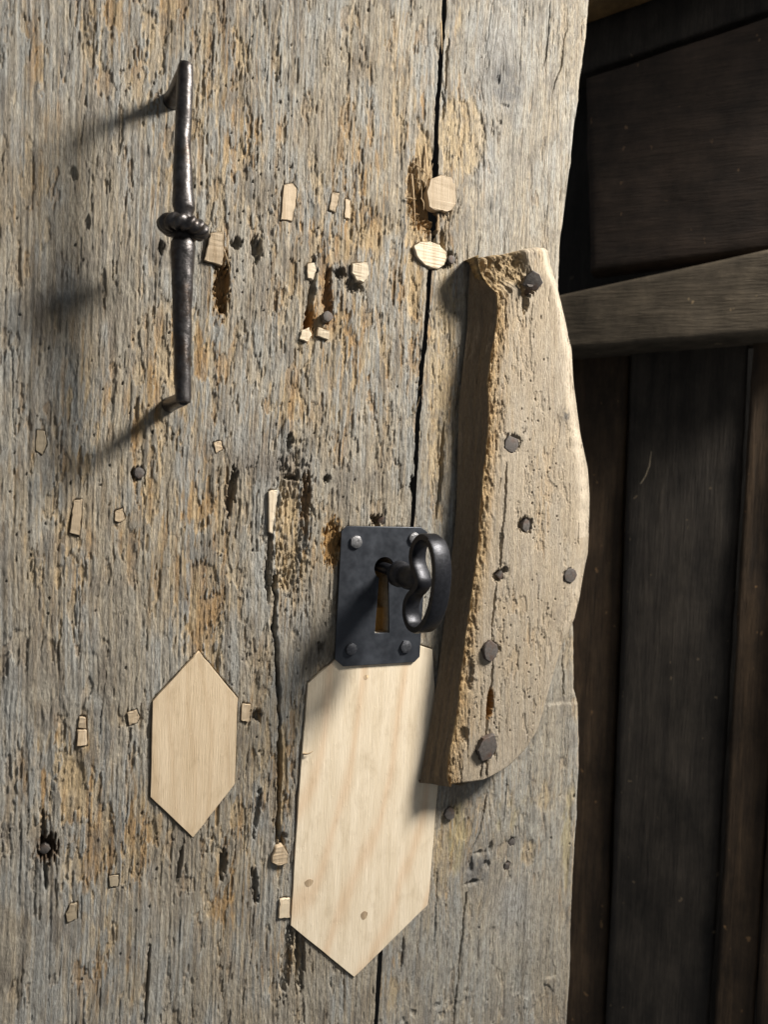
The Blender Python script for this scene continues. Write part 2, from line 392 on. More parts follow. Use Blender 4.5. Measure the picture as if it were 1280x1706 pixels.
def recess(f, pxpoly, h, grow=0.0):
    """cut a flat recess for an inlaid piece"""
    xs, zs = pts_xz(pxpoly); cx, cz = xs.mean(), zs.mean()
    poly = []
    for a, b in zip(xs, zs):
        v = np.array([a - cx, b - cz]); L = np.linalg.norm(v); v = v * (L + grow) / L; poly.append((cx + v[0], cz + v[1]))
    w_ = f.win(min(p[0] for p in poly) - .003, max(p[0] for p in poly) + .003, min(p[1] for p in poly) - .003, max(p[1] for p in poly) + .003)
    if w_ is None: return
    m = in_poly(f.X[w_], f.Z[w_], poly)
    f.H[w_] = np.where(m, np.minimum(f.H[w_], h), f.H[w_])
def axis(a, b, step, lo, hi, coarse):
    """fine coordinates on [a, b], coarse ones outside out to lo / hi"""
    m = np.arange(a, b, step); l = np.arange(lo, a - coarse * 0.4, coarse); h = np.arange(b + coarse * 0.6, hi, coarse)
    return np.concatenate([l, m, h])

# ------------------------------------------------------------------ layout read off the photograph (photo pixels)
SEAM = [(752, -200), (741, 0), (735, 100), (728, 200), (726, 285), (725, 380), (718, 450), (712, 520), (703, 620), (697, 700), (692, 800), (688, 870),
        (676, 1000), (660, 1200), (648, 1400), (634, 1590), (627, 1706), (614, 1900)]
EDGE = [(1010, -200), (985, 0), (980, 70), (969, 130), (968, 165), (961, 210), (955, 270), (946, 340), (938, 400), (934, 470), (936, 560), (944, 700), (950, 850), (955, 960),
        (960, 1060), (960, 1148), (966, 1166), (967, 1276), (963, 1350), (960, 1401), (955, 1496), (953, 1560), (952, 1626), (946, 1706), (940, 1900)]
PLATE = [(567, 884), (576, 876), (699, 878), (710, 886), (697, 1093), (688, 1102), (570, 1109), (556, 1097)]
PATCH_BIG = [(513, 1138), (562, 1096), (600, 1080), (690, 1072), (720, 1082), (726, 1180), (729, 1310), (713, 1506), (590, 1627), (484, 1541), (499, 1300)]
PATCH_SMALL = [(331, 1085), (395, 1163), (391, 1305), (321, 1395), (250, 1327), (254, 1167)]
# (outline, height proud mm, material, label)
PLUGS = [
 ([(473, 308), (488, 305), (495, 315), (492, 340), (487, 368), (468, 366)], .3, 'p', 'tall narrow pale wood plug, leftmost of the three in the row under the top'),
 ([(553, 321), (565, 322), (562, 340), (558, 354), (548, 350)], .5, 'p', 'small slanted wood plug, middle of the three in the upper row'),
 ([(575, 331), (584, 333), (583, 364), (574, 363)], .3, 'p', 'thin upright wood plug, rightmost of the three in the upper row'),
 ([(350, 389), (372, 387), (370, 405), (373, 422), (368, 443), (339, 434), (346, 408)], 2.6, 'p', 'ragged wood plug tucked just right of the iron handle collar'),
 ([(716, 299), (734, 293), (750, 298), (756, 313), (758, 340), (750, 351), (742, 355), (736, 352), (722, 351), (714, 345), (710, 320)], 4.0, 'p', 'large rounded wood plug on the seam between the planks'),
 ([(689, 410), (700, 404), (716, 403), (732, 409), (743, 421), (744, 434), (738, 443), (728, 449), (708, 443), (694, 428)], 2.5, 'w', 'whitish oval wood plug on the seam above the nailed batten'),
 ([(511, 440), (524, 438), (526, 452), (521, 466), (512, 463)], 1.6, 'w', 'small pale plug at the upper left of the slotted hollow'),
 ([(586, 439), (611, 438), (613, 458), (605, 471), (594, 468), (585, 455)], 3.0, 'w', 'shield shaped pale plug right of the slotted hollow'),
 ([(502, 550), (514, 546), (519, 559), (511, 570), (499, 565)], 1.5, 'w', 'small round pale plug at the lower left of the slotted hollow'),
 ([(530, 545), (548, 552), (547, 566), (527, 560)], 2.0, 'w', 'little square plug under the grey nail head in the hollow'),
 ([(447, 818), (461, 816), (459, 850), (455, 870), (453, 889), (447, 886)], 2.0, 'w', 'long whitish wedge beside the gouged hollow left of the lock'),
 ([(122, 834), (136, 832), (134, 862), (133, 893), (115, 888), (119, 858)], .8, 'g', 'tall greyed wood plug at the left, above the hexagonal patch'),
 ([(190, 852), (203, 847), (208, 864), (198, 871), (191, 868)], .6, 'g', 'small squarish greyed plug right of the tall greyed one'),
 ([(60, 717), (74, 718), (77, 740), (70, 757), (58, 750)], .4, 'o', 'dull grey oval plug near the left edge below the handle'),
 ([(403, 1172), (417, 1174), (414, 1203), (401, 1200)], 1.4, 'g', 'upright plug just right of the hexagonal patch'),
 ([(212, 1188), (227, 1183), (232, 1195), (228, 1205), (214, 1209)], .7, 'g', 'single square plug just left of the hexagonal patch'),
 ([(131, 1195), (142, 1195), (143, 1213), (130, 1213)], .6, 'g', 'upper of two plugs set one above the other at the left'),
 ([(129, 1216), (143, 1216), (144, 1242), (128, 1243)], .8, 'g', 'lower of two plugs set one above the other at the left'),
 ([(459, 1411), (470, 1408), (479, 1422), (478, 1436), (464, 1441), (452, 1436), (453, 1424)], 3.0, 'g', 'rounded plug at the lower end of the long crack'),
 ([(466, 1498), (482, 1496), (482, 1528), (463, 1529)], 1.6, 'w', 'square plug touching the lower left edge of the large patch'),
 ([(116, 1507), (127, 1505), (128, 1530), (112, 1537), (109, 1522)], .8, 'o', 'greyed teardrop plug near the lower left corner'),
 ([(181, 1460), (197, 1458), (196, 1476), (182, 1479)], .3, 'o', 'faint square greyed plug below the dark nail hole'),
 ([(355, 737), (368, 735), (371, 748), (360, 755)], .6, 'g', 'tiny pale plug left of the rough knot above the gouge'),
]

# ------------------------------------------------------------------ background beyond the door edge
WA = math.radians(38)
w_dir = np.array([-math.sin(WA), math.cos(WA), 0.0]); w_nrm = np.array([-math.cos(WA), -math.sin(WA), 0.0])   # along the wall into depth / toward the viewer
_r = ray(1280, 850); W0 = CAM + _r * (1.22 / np.linalg.norm(_r))
def Q(px, py, off=0.0):
    """point of the side wall seen at a pixel, off metres proud of it"""
    r = ray(px, py); o = W0 + w_nrm * off; k = (o - CAM).dot(w_nrm) / r.dot(w_nrm); return CAM + k * r
def slab(name, px4, off, thick, mat, parent, seed, nu=40, nv=40, rag=0.002, bow=0.003):
    """board with an uneven front: corner pixels tl, tr, br, bl on the wall plane at off, thick metres deep"""
    c = [Q(px, py, off) for px, py in px4]
    u = np.linspace(0, 1, nu)[None, :, None]; v = np.linspace(0, 1, nv)[:, None, None]
    p = (c[0] * (1 - u) + c[1] * u) * (1 - v) + (c[3] * (1 - u) + c[2] * u) * v
    s_ = (p - W0) @ w_dir; zz = p[..., 2]
    n = bow * 2 * (fbm(s_ * 9 + seed, zz * 9, seed, 3) - 0.5)
    eu = np.minimum(u[..., 0], 1 - u[..., 0]) * nu; ev = np.minimum(v[..., 0], 1 - v[..., 0]) * nv
    n = n - 0.004 * np.exp(-np.minimum(eu, ev))
    p = p + n[..., None] * w_nrm
    jit = rag * 2 * (fbm(zz * 22 + seed, s_ * 3, seed + 4, 3) - 0.5)
    p = p + (np.where(np.minimum(eu, ev) < 0.5, jit, 0))[..., None] * w_dir
    # rim back to the wall
    R, Cn = p.shape[:2]; q = np.zeros((R + 2, Cn + 2, 3)); q[1:-1, 1:-1] = p
    q[0, 1:-1] = p[0] - w_nrm * thick; q[-1, 1:-1] = p[-1] - w_nrm * thick
    q[:, 0] = q[:, 1]; q[:, -1] = q[:, -2]; q[1:-1, 0] = p[:, 0] - w_nrm * thick; q[1:-1, -1] = p[:, -1] - w_nrm * thick
    return link(name, grid_mesh(name, q), parent, mat)
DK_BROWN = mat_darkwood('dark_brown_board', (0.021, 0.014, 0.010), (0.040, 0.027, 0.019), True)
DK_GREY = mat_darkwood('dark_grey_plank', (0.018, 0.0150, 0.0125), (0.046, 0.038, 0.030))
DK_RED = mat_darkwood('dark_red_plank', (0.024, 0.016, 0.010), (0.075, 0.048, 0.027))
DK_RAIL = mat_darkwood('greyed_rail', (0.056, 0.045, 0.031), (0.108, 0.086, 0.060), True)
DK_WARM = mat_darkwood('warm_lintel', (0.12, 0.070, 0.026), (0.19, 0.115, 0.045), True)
DK_BLACK = mat_darkwood('void_black', (0.010, 0.009, 0.008), (0.02, 0.018, 0.016))  # dark of the unlit void put into the colour

wall = empty('plank_wall', tuple(Q(1150, 1706)), 'dark vertical plank wall in shade beyond the right edge of the door', 'wall'); wall['kind'] = 'thing'
def wpart(*a, **k):
    o = slab(*a, **k); o.parent = wall; o.matrix_parent_inverse = Matrix.Translation(wall.location).inverted(); return o
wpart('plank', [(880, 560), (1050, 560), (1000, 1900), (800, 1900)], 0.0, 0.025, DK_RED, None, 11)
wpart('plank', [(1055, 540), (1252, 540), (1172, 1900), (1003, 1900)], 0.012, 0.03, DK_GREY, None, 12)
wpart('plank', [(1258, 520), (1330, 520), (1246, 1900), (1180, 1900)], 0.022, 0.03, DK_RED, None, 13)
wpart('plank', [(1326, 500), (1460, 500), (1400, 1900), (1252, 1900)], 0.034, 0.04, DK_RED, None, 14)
wpart('void_backing', [(500, -400), (1460, -500), (1460, 2000), (500, 2000)], -0.10, 0.02, DK_BLACK, None, 15, bow=0.0)  # added black sheet standing in for the unlit void behind the boards
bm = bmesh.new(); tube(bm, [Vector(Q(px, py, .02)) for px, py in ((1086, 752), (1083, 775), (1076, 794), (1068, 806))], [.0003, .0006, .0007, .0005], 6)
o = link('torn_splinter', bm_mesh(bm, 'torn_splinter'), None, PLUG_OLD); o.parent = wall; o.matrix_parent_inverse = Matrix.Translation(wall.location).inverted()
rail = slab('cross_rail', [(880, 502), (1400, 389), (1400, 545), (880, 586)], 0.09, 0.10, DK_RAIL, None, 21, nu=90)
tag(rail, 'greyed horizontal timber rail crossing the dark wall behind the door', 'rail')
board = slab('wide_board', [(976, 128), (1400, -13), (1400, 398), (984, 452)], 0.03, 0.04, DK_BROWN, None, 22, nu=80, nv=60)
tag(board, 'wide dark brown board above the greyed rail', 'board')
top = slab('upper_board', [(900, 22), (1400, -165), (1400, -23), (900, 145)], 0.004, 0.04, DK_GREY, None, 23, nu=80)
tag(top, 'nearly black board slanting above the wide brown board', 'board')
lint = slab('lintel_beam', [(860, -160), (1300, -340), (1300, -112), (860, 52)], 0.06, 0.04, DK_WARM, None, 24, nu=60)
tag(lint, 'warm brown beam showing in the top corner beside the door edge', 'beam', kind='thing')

# ------------------------------------------------------------------ the door
door = empty('barn_door', (0, 0.02, -0.60), 'old weathered grey plank door patched with new wood and plugs, filling the picture', 'door'); door['kind'] = 'thing'
def dpart(name, me, mat=None, parent=None, label=None):
    o = link(name, me, None, mat); par = parent or door
    o.parent = par; o.matrix_parent_inverse = par.matrix_world.inverted()
    if label: o['label'] = label
    return o
bpy.context.view_layer.update()
sx, sz = pts_xz(SEAM); ex, ez = pts_xz(EDGE)
def seam_x(z): return np.interp(z, sz[::-1], sx[::-1])
def edge_x(z): return np.interp(z, ez[::-1], ex[::-1])
ZL = axis(-0.47, 0.46, 0.00100, -0.62, 0.62, 0.006)
ZR = axis(-0.56, 0.53, 0.00112, -0.62, 0.62, 0.006)

def finish_plank(f, name, label, ragl, ragr, thick=0.034, under=(0, 0, 0)):
    X = f.X.copy(); Z = f.Z; Y = -f.H
    R, Cn = X.shape
    co = np.stack([X, Y, Z], -1)
    def col(x, y): return np.stack([x, np.broadcast_to(y, x.shape), Z[:, 0]], -1)[:, None, :]
    z0 = Z[:, 0]
    L = [col(X[:, 0] + 0.0012 * (fbm(z0 * 60, z0 * 0 + k, 900 + k, 2) - .5) * ragl + under[k - 1], Y[:, 0] * 0 + d) for k, d in ((3, thick), (2, thick * .6), (1, thick * .3))]
    Rr = [col(X[:, -1] + 0.0012 * (fbm(z0 * 60, z0 * 0 + k, 950 + k, 2) - .5) * ragr, Y[:, -1] * 0 + d) for k, d in ((1, thick * .3), (2, thick * .6), (3, thick))]
    co = np.concatenate(L + [co] + Rr, 1)
    C = np.concatenate([f.C[:, :1]] * 3 + [f.C] + [f.C[:, -1:]] * 3, 1)
    t0 = co[:1].copy(); t0[..., 1] = thick; t1 = co[-1:].copy(); t1[..., 1] = thick
    co = np.concatenate([t0, co, t1], 0); C = np.concatenate([C[:1], C, C[-1:]], 0)
    me = grid_mesh(name, co, C)
    return dpart(name, me, OLD, label=label)

# ---- left plank
ZZ = ZL
xl = axis(-0.318, 0.0, 0.00056, -0.46, 0.0, 0.006); xl = xl[xl < 0.0]
GAP = 0.0019
gaps = GAP * (0.5 + 0.9 * fbm(ZZ * 30, ZZ * 0, 5, 3)) + 0.0016 * np.clip(fbm(ZZ * 130, ZZ * 0, 6, 3) - .5, 0, 1) * 2
sxr = seam_x(ZZ) - gaps
# keep the outer columns straight and let the last 0.12 m follow the seam
nxt = int((np.mean(sxr) + 0.08) / 0.00056)
X = np.zeros((len(ZZ), 0))
xa = xl[xl < -0.08]
tb = np.linspace(0, 1, max(nxt, 10) + 1)
X = np.concatenate([np.repeat(xa[None], len(ZZ), 0), -0.08 + tb[None] * (sxr[:, None] + 0.08)], 1)
fl = Field(X, np.repeat(ZZ[:, None], X.shape[1], 1))
Xf, Zf = fl.X, fl.Z
rough = 0.78 - blobs(Xf, Zf, [(30, 60, 110, 260, .62), (60, 1640, 230, 120, .5), (330, 1560, 160, 90, .3), (40, 330, 80, 160, .4), (655, 90, 60, 130, .3)]) \
      + blobs(Xf, Zf, [(450, 790, 110, 70, .4), (540, 450, 90, 120, .3), (370, 450, 60, 80, .3), (690, 340, 40, 110, .4), (420, 950, 120, 150, .25)]) \
      + 0.35 * (fbm(Xf * 14, Zf * 9, 77, 3) - 0.5)
fresh = blobs(Xf, Zf, [(300, 10, 30, 50, .6), (290, 650, 60, 70, .75), (345, 560, 40, 60, .5), (255, 690, 40, 70, .7), (140, 690, 40, 90, .65), (560, 400, 130, 120, .42), (620, 330, 90, 120, .42),
     (700, 330, 26, 130, .95), (690, 480, 30, 120, .7), (570, 540, 50, 60, .6), (640, 600, 60, 90, .45), (490, 900, 34, 90, .85), (555, 900, 14, 40, .8), (345, 920, 50, 120, .6), (330, 1020, 40, 70, .6),
     (100, 950, 60, 90, .55), (230, 850, 60, 90, .4), (100, 1290, 50, 60, .95), (120, 1350, 40, 40, .5), (215, 1380, 60, 90, .5), (385, 1470, 50, 100, .55), (470, 1330, 14, 110, .85), (440, 1260, 60, 100, .35),
     (190, 1620, 40, 90, .45), (450, 1600, 50, 60, .35), (250, 140, 60, 120, .4), (180, 60, 60, 100, .3), (400, 180, 120, 200, .28), (345, 420, 40, 50, .5), (480, 700, 60, 60, .3), (390, 1380, 40, 80, .5)]) \
     + 0.22 * sst(0.45, 0.75, fbm(Xf * 22, Zf * 8, 91, 3))
wood(fl, rough, fresh, 100, chip=0.62, ringamp=0.95, lean=-0.012)
BX = (-0.31, 0.06, -0.45, 0.45)
zones(fl, [(703, 330, 24, 130, 1.), (690, 470, 20, 90, .8), (480, 900, 24, 90, 1.), (470, 1300, 9, 120, .9), (560, 900, 14, 40, .9), (610, 400, 60, 60, .55), (300, 640, 40, 60, .55), (120, 1300, 40, 40, .7)], (0.47, 0.36, 0.215), .85, 401, .55)
mottle(fl, .30, 411)
scatter_cracks(fl, BX, 300, 500, 0.65, 1.2, 0.03); scatter_cracks(fl, BX, 60, 9500, 0.8, 1.3, 0.16); scatter_holes(fl, BX, 330, 800, .4, .75, 14)
fl.crack([(458, 960), (459, 990), (458, 1050), (464, 1130), (466, 1200), (467, 1300), (465, 1360), (461, 1405)], 0.0034, 0.010, 11, taper=False, wob=0.0007)
fl.pit(457, 1046, 6, 8, 0.006); fl.crack([(496, 1545), (499, 1600), (493, 1645)], 0.0045, 0.006, 12)
for a in [(370, 478, 11, 42, .009, (.33, .22, .11)), (519, 490, 6, 60, .007, None), (547, 495, 7, 42, .007, (.36, .23, .12)), (516, 535, 8, 22, .009, (.4, .22, .08)), (567, 455, 9, 9, .008, None), (590, 475, 14, 10, .007, None),
          (387, 815, 7, 34, .009, None), (483, 738, 6, 13, .008, None), (487, 796, 16, 4, .006, None), (511, 832, 7, 36, .006, (.30, .22, .14)), (546, 798, 6, 6, .008, None), (630, 868, 11, 9, .008, None),
          (395, 405, 9, 9, .007, None), (428, 415, 8, 18, .008, None), (268, 412, 6, 10, .005, None), (78, 1415, 17, 17, .008, (.16, .11, .07)), (72, 1385, 5, 28, .005, None), (75, 1455, 4, 26, .005, None), (428, 1193, 9, 9, .007, None),
          (372, 1440, 6, 22, .007, None), (425, 1475, 6, 26, .006, None), (470, 1400, 8, 12, .007, None), (120, 290, 8, 8, .0022, None), (145, 370, 5, 9, .002, None), (230, 787, 10, 10, .004, None), (574, 905, 7, 8, .006, (.25, .14, .06)),
          (693, 808, 11, 13, .011, None), (535, 1078, 6, 8, .006, None), (715, 345, 26, 36, .008, (.42, .28, .14)), (690, 312, 10, 34, .005, (.5, .37, .22)), (447, 960, 5, 34, .005, None), (450, 905, 4, 60, .004, None),
          (555, 905, 14, 32, .003, (.36, .22, .09)), (430, 1350, 5, 40, .004, None), (300, 1440, 4, 30, .004, None), (478, 1600, 9, 60, .004, None), (500, 1590, 9, 60, .004, None), (245, 1650, 2.5, 70, .003, None)]:
    fl.pit(a[0], a[1], a[2] * 1.08, a[3] * 1.08, a[4], 0.45, 0.6, a[5], rng.uniform(-.12, .12))
fl.pit(485, 880, 36, 105, 0.0024, 0.5, 0.7)                                  # gouged hollow left of the lock
fl.C = mixc(fl.C, (0.17, 0.145, 0.12), 0.6 * np.clip(blobs(Xf, Zf, [(430, 770, 75, 26, .9), (560, 445, 60, 16, .5), (70, 1412, 30, 24, .6), (540, 1075, 40, 60, .45), (510, 1040, 60, 60, .25)]), 0, 1))
# keyhole mortise
def keyhole(f):
    f.pit(638, 945, 15, 15, 0.03, 0.08, 0.0, (.20, .12, .05)); 
    xs, zs = pts_xz([(631, 955), (650, 955), (647, 1053), (621, 1054)])
    w_ = f.win(xs.min() - .003, xs.max() + .003, zs.min() - .003, zs.max() + .003)
    if w_ is None: return
    m = in_poly(f.X[w_], f.Z[w_], list(zip(xs, zs))); f.H[w_] = np.where(m, -0.012 - 0.012 * (f.Z[w_] > P(640, 1015)[2]), f.H[w_]); f.C[w_] = np.where(m[..., None], np.array((.42, .25, .08), np.float32), f.C[w_])
fl.H = np.minimum(fl.H, 0.0006)
for a in PLUGS: recess(fl, a[0], -0.004, 0.0005)
recess(fl, PATCH_SMALL, -0.004, 0.0007); recess(fl, PATCH_BIG, -0.004, 0.0007); recess(fl, PLATE, -0.0012, 0.0)
keyhole(fl)
finish_plank(fl, 'plank', 'wide heavily weathered left plank with chipped grey and ochre grain', 1, 2.5)

# ---- right plank
ZZ = ZR
g2 = GAP * (0.45 + 0.9 * fbm(ZZ * 26, ZZ * 0, 8, 3)) + 0.0014 * np.clip(fbm(ZZ * 120, ZZ * 0, 9, 3) - .5, 0, 1) * 2
xs0 = seam_x(ZZ) + g2; xe0 = edge_x(ZZ) + 0.0034 * (fbm(ZZ * 55, ZZ * 0, 14, 4) - 0.5)
tb = np.linspace(0, 1, 300)
X = xs0[:, None] + tb[None] * (xe0 - xs0)[:, None]
fr = Field(X, np.repeat(ZZ[:, None], X.shape[1], 1)); Xf, Zf = fr.X, fr.Z
k1 = P(838, 120); k2 = P(800, 1452)
rough = 0.26 + blobs(Xf, Zf, [(735, 600, 30, 300, .45), (775, 230, 50, 90, .35), (700, 1640, 80, 60, .25), (750, 420, 40, 40, .2), (900, 1640, 60, 60, .15), (745, 60, 20, 200, .3)]) + 0.25 * (fbm(Xf * 16, Zf * 9, 177, 3) - 0.5)
fresh = blobs(Xf, Zf, [(772, 240, 44, 90, .75), (735, 600, 26, 260, .62), (745, 420, 20, 50, .5), (760, 1400, 40, 60, .5), (735, 1420, 14, 120, .6), (900, 1330, 40, 80, .35), (960, 1300, 12, 300, .35), (880, 1420, 60, 60, .3), (650, 1640, 20, 60, .4), (950, 1500, 20, 60, .3)]) + 0.12 * sst(0.5, 0.75, fbm(Xf * 22, Zf * 8, 191, 3))
wood(fr, rough, fresh, 300, chip=0.55, ringamp=0.55, knots=[(k1[0] * 1000, k1[2] * 1000, 16, 1.0), (k2[0] * 1000, k2[2] * 1000, 18, 1.2)], lean=-0.03)
fr.C = mixc(fr.C, (0.40, 0.385, 0.335), 0.5 * np.clip(blobs(Xf, Zf, [(900, 1350, 90, 180, 1.), (820, 1600, 120, 130, .8)]), 0, 1))
fr.C = mixc(fr.C, GREY_P, 0.35 * np.clip(blobs(Xf, Zf, [(900, 300, 120, 300, .8), (880, 1560, 60, 120, .9), (930, 60, 60, 120, .7)]), 0, 1))
fr.C = mixc(fr.C, (0.37, 0.38, 0.38), 0.7 * np.clip(blobs(Xf, Zf, [(855, 1510, 30, 60, .9), (810, 240, 30, 100, .6), (830, 90, 40, 110, .7), (890, 1130, 30, 50, .5)]), 0, 1))
kb = np.clip(blobs(Xf, Zf, [(845, 138, 26, 36, 1.7), (797, 1450, 28, 32, 1.3), (860, 1400, 12, 14, .7), (770, 1430, 16, 26, .4)]), 0, 1)
fr.C = mixc(fr.C, (0.15, 0.15, 0.15), 0.85 * kb * (0.45 + 0.55 * sst(.35, .6, fbm(Xf * 260, Zf * 160, 61, 3))))
BX = (0.04, 0.25, -0.55, 0.52)
zones(fr, [(773, 225, 46, 70, 1.1), (735, 620, 24, 260, .9), (745, 440, 22, 60, .8), (740, 1430, 20, 90, .75), (772, 1385, 26, 30, .7), (905, 1335, 34, 60, .6), (655, 1650, 16, 60, .6), (880, 1420, 30, 50, .5), (765, 60, 20, 120, .5)], (0.455, 0.365, 0.235), .8, 421, .45)
mottle(fr, .50, 431, 560, 230)
zones(fr, [(945, 1400, 20, 200, .55), (760, 1400, 30, 120, .6), (860, 1350, 60, 80, .5)], (0.42, 0.35, 0.17), .5, 433, .6)
scatter_cracks(fr, BX, 220, 1500, 0.75, 1.2, 0.03); scatter_cracks(fr, BX, 60, 9800, 0.9, 1.0, 0.14); scatter_holes(fr, BX, 90, 1800)
fr.crack([(812, 1320), (806, 1350), (800, 1390), (782, 1425)], 0.0014, 0.003, 31); fr.crack([(778, 1488), (772, 1540), (765, 1620), (755, 1720)], 0.0014, 0.003, 32, taper=False)
fr.crack([(845, 1290), (842, 1340), (838, 1390)], 0.001, 0.002, 33); fr.crack([(730, 1440), (727, 1520), (725, 1580)], 0.0014, 0.002, 34); fr.crack([(672, 1560), (670, 1620)], 0.002, 0.003, 35)
fr.crack([(918, 0), (915, 60), (908, 110)], 0.0014, 0.003, 36); fr.crack([(946, 40), (936, 110), (920, 160)], 0.0016, 0.003, 37); fr.crack([(906, 1100), (908, 1160)], 0.002, 0.003, 38); fr.crack([(938, 1090), (940, 1162)], 0.0018, 0.003, 39)
fr.crack([(748, 60), (744, 120), (741, 170)], 0.0016, 0.004, 40); fr.crack([(742, 700), (735, 800), (728, 870)], 0.003, 0.006, 41); fr.crack([(735, 150), (742, 170), (738, 200)], 0.002, 0.003, 42)
for a in [(831, 132, 4, 9, .0015), (842, 175, 9, 3, .0012), (834, 205, 5, 6, .0012), (785, 1442, 5, 16, .0022), (812, 1440, 6, 8, .002), (845, 1442, 6, 7, .006), (853, 1402, 7, 7, .006), (790, 1470, 14, 5, .003), (800, 1420, 10, 4, .002), (818, 1412, 4, 10, .003), (747, 432, 13, 14, .007), (752, 1355, 10, 12, .003), (722, 380, 9, 34, .009), (738, 400, 6, 18, .006), (735, 330, 26, 30, .006)]:
    fr.pit(*a, 0.6, 0.65)
# lower surface below the splintered step, ridge chips in the lower corner
zst = P(930, 1172)[2]
lowm = sst(zst + 0.0004, zst - 0.0006, Zf + 0.004 * (fbm(Xf * 300, Zf * 20, 71, 2) - .5) + 0.06 * (Xf - P(930, 1172)[0])) * sst(P(880, 1200)[0], P(900, 1200)[0], Xf)
fr.H += 0.0016 * lowm
fr.H -= 0.0012 * sst(0.52, 0.55, fbm(Xf * 60, Zf * 60, 72, 3)) * np.clip(blobs(Xf, Zf, [(900, 1640, 70, 40, 1.), (700, 1690, 70, 30, 1.)]), 0, 1)
# edge rounds over
de = np.clip((edge_x(Zf) - Xf) / 0.006, 0, 1); fr.H -= 0.0035 * (1 - de) ** 2
fr.H = np.minimum(fr.H, 0.0016)
for a in PLUGS: recess(fr, a[0], -0.004, 0.0007)
recess(fr, PATCH_BIG, -0.004, 0.0007); recess(fr, PLATE, -0.0012, 0.0)
finish_plank(fr, 'plank', 'smoother grey right plank with knots and a wavy outer edge', 2.5, 2, under=(.006, .017, .019))
# added dark strip behind the joint, keeps the gap from showing grey
tz = np.linspace(-0.61, 0.61, 60); tx = seam_x(tz)
co = np.stack([np.stack([tx + dx, tx * 0 + dy, tz], -1) for dx, dy in ((-.03, .05), (-.03, .0345), (.012, .0345), (.012, .05))], 1)
cc = np.zeros(co.shape, np.float32); cc[:] = (.07, .055, .04)
dpart('gap_dark_strip', grid_mesh('gap_dark_strip', co, cc), OLD)

# ---- inlaid patches and plugs
def ring_px(pxs): return [(P(a, b)[0], P(a, b)[2]) for a, b in pxs]
def subdiv(poly, n, amp, seed):
    r = random.Random(seed); out = []
    for i in range(len(poly)):
        a = poly[i]; b = poly[(i + 1) % len(poly)]
        for k in range(n): 
            t = k / n; out.append((a[0] + (b[0] - a[0]) * t + r.uniform(-amp, amp), a[1] + (b[1] - a[1]) * t + r.uniform(-amp, amp)))
    return out
big = dpart('wood_patch', plate_mesh('wood_patch', [subdiv(ring_px(PATCH_BIG), 8, .00022, 1)], -0.0045, 0.0009, 0.0003), PINE_BIG, label='large new pine patch with a pointed lower end under the lock plate')
sml = dpart('wood_patch', plate_mesh('wood_patch', [subdiv(ring_px(PATCH_SMALL), 8, .0002, 2)], -0.0045, 0.0008, 0.0003), PINE, label='small elongated hexagonal patch of new pine at the left')
PM = {'p': PLUG, 'w': PLUG_PALE, 'g': PLUG, 'o': PLUG_OLD}
for k, (poly, hh, mk, lab) in enumerate(PLUGS):
    me = plate_mesh('wood_plug', [subdiv(ring_px(poly), 4, .00032, 40 + k)], -0.0055, hh * .6 / 1000, 0.0004)
    r = random.Random(k); tx_, tz_ = r.uniform(-.06, .06), r.uniform(-.03, .03)
    c = P(*poly[0])
    for v in me.vertices:
        if v.co.y < 0.003: v.co.y += tx_ * (v.co.x - c[0]) + tz_ * (v.co.z - c[2]) + r.uniform(-.0002, .0002)
    dpart('wood_plug', me, PM[mk], label=lab)
# knots and pin holes in the big patch
KN = mat_darkwood('pine_pin_knot', (0.36, 0.26, 0.16), (0.56, 0.43, 0.29))
for (px, py, a, b) in [(514, 1470, 7, 6), (606, 1524, 6, 7), (609, 1128, 4, 4)]:
    p = P(px, py); pl = [(p[0] + a * .00052 * math.cos(t) * (1 + .12 * math.sin(3 * t)), p[2] + b * .00052 * math.sin(t)) for t in np.linspace(0, 2 * math.pi, 14, endpoint=False)]
    dpart('pin_knot', plate_mesh('pin_knot', [pl], -0.001, 0.00102, 0.0), KN, big)

# ---- nails
def nail_mesh(r, thick, seed, sides=9, dome=0.12, jag=0.2):
    rr = random.Random(seed); bm = bmesh.new(); offs = [1 + rr.uniform(-jag, jag) for k in range(sides)]
    rings = []
    for s_, y in ((0.96, 0.004), (1.0, -thick * .35), (0.93, -thick * .85), (0.62, -thick * (1 + dome * .7)), (0.25, -thick * (1 + dome))):
        rings.append([bm.verts.new((math.cos(2 * math.pi * k / sides) * r * offs[k] * s_, y + rr.uniform(-.1, .1) * thick * (s_ < .9), math.sin(2 * math.pi * k / sides) * r * offs[k] * s_)) for k in range(sides)])
    for a, b in zip(rings[:-1], rings[1:]):
        for k in range(sides): bm.faces.new((a[k], a[(k + 1) % sides], b[(k + 1) % sides], b[k]))
    bm.faces.new(rings[-1])
    return bm_mesh(bm, 'nail', True)
def nail(px, py, rpx, h, parent, label, seed, thick=0.002, tilt=(0, 0), sides=9, mat=None, jag=.16, sq=1.0, name='nail'):
    p = P(px, py, h); k = px_scale(px, py, h)
    me = nail_mesh(rpx * k * .92, thick, seed, sides, jag=jag)
    me.transform(Matrix.Translation(p) @ Matrix.Rotation(tilt[0], 4, 'X') @ Matrix.Rotation(tilt[1], 4, 'Z') @ Matrix.Diagonal((1, 1, sq, 1)))
    return dpart(name, me, mat or NAIL, parent, label)

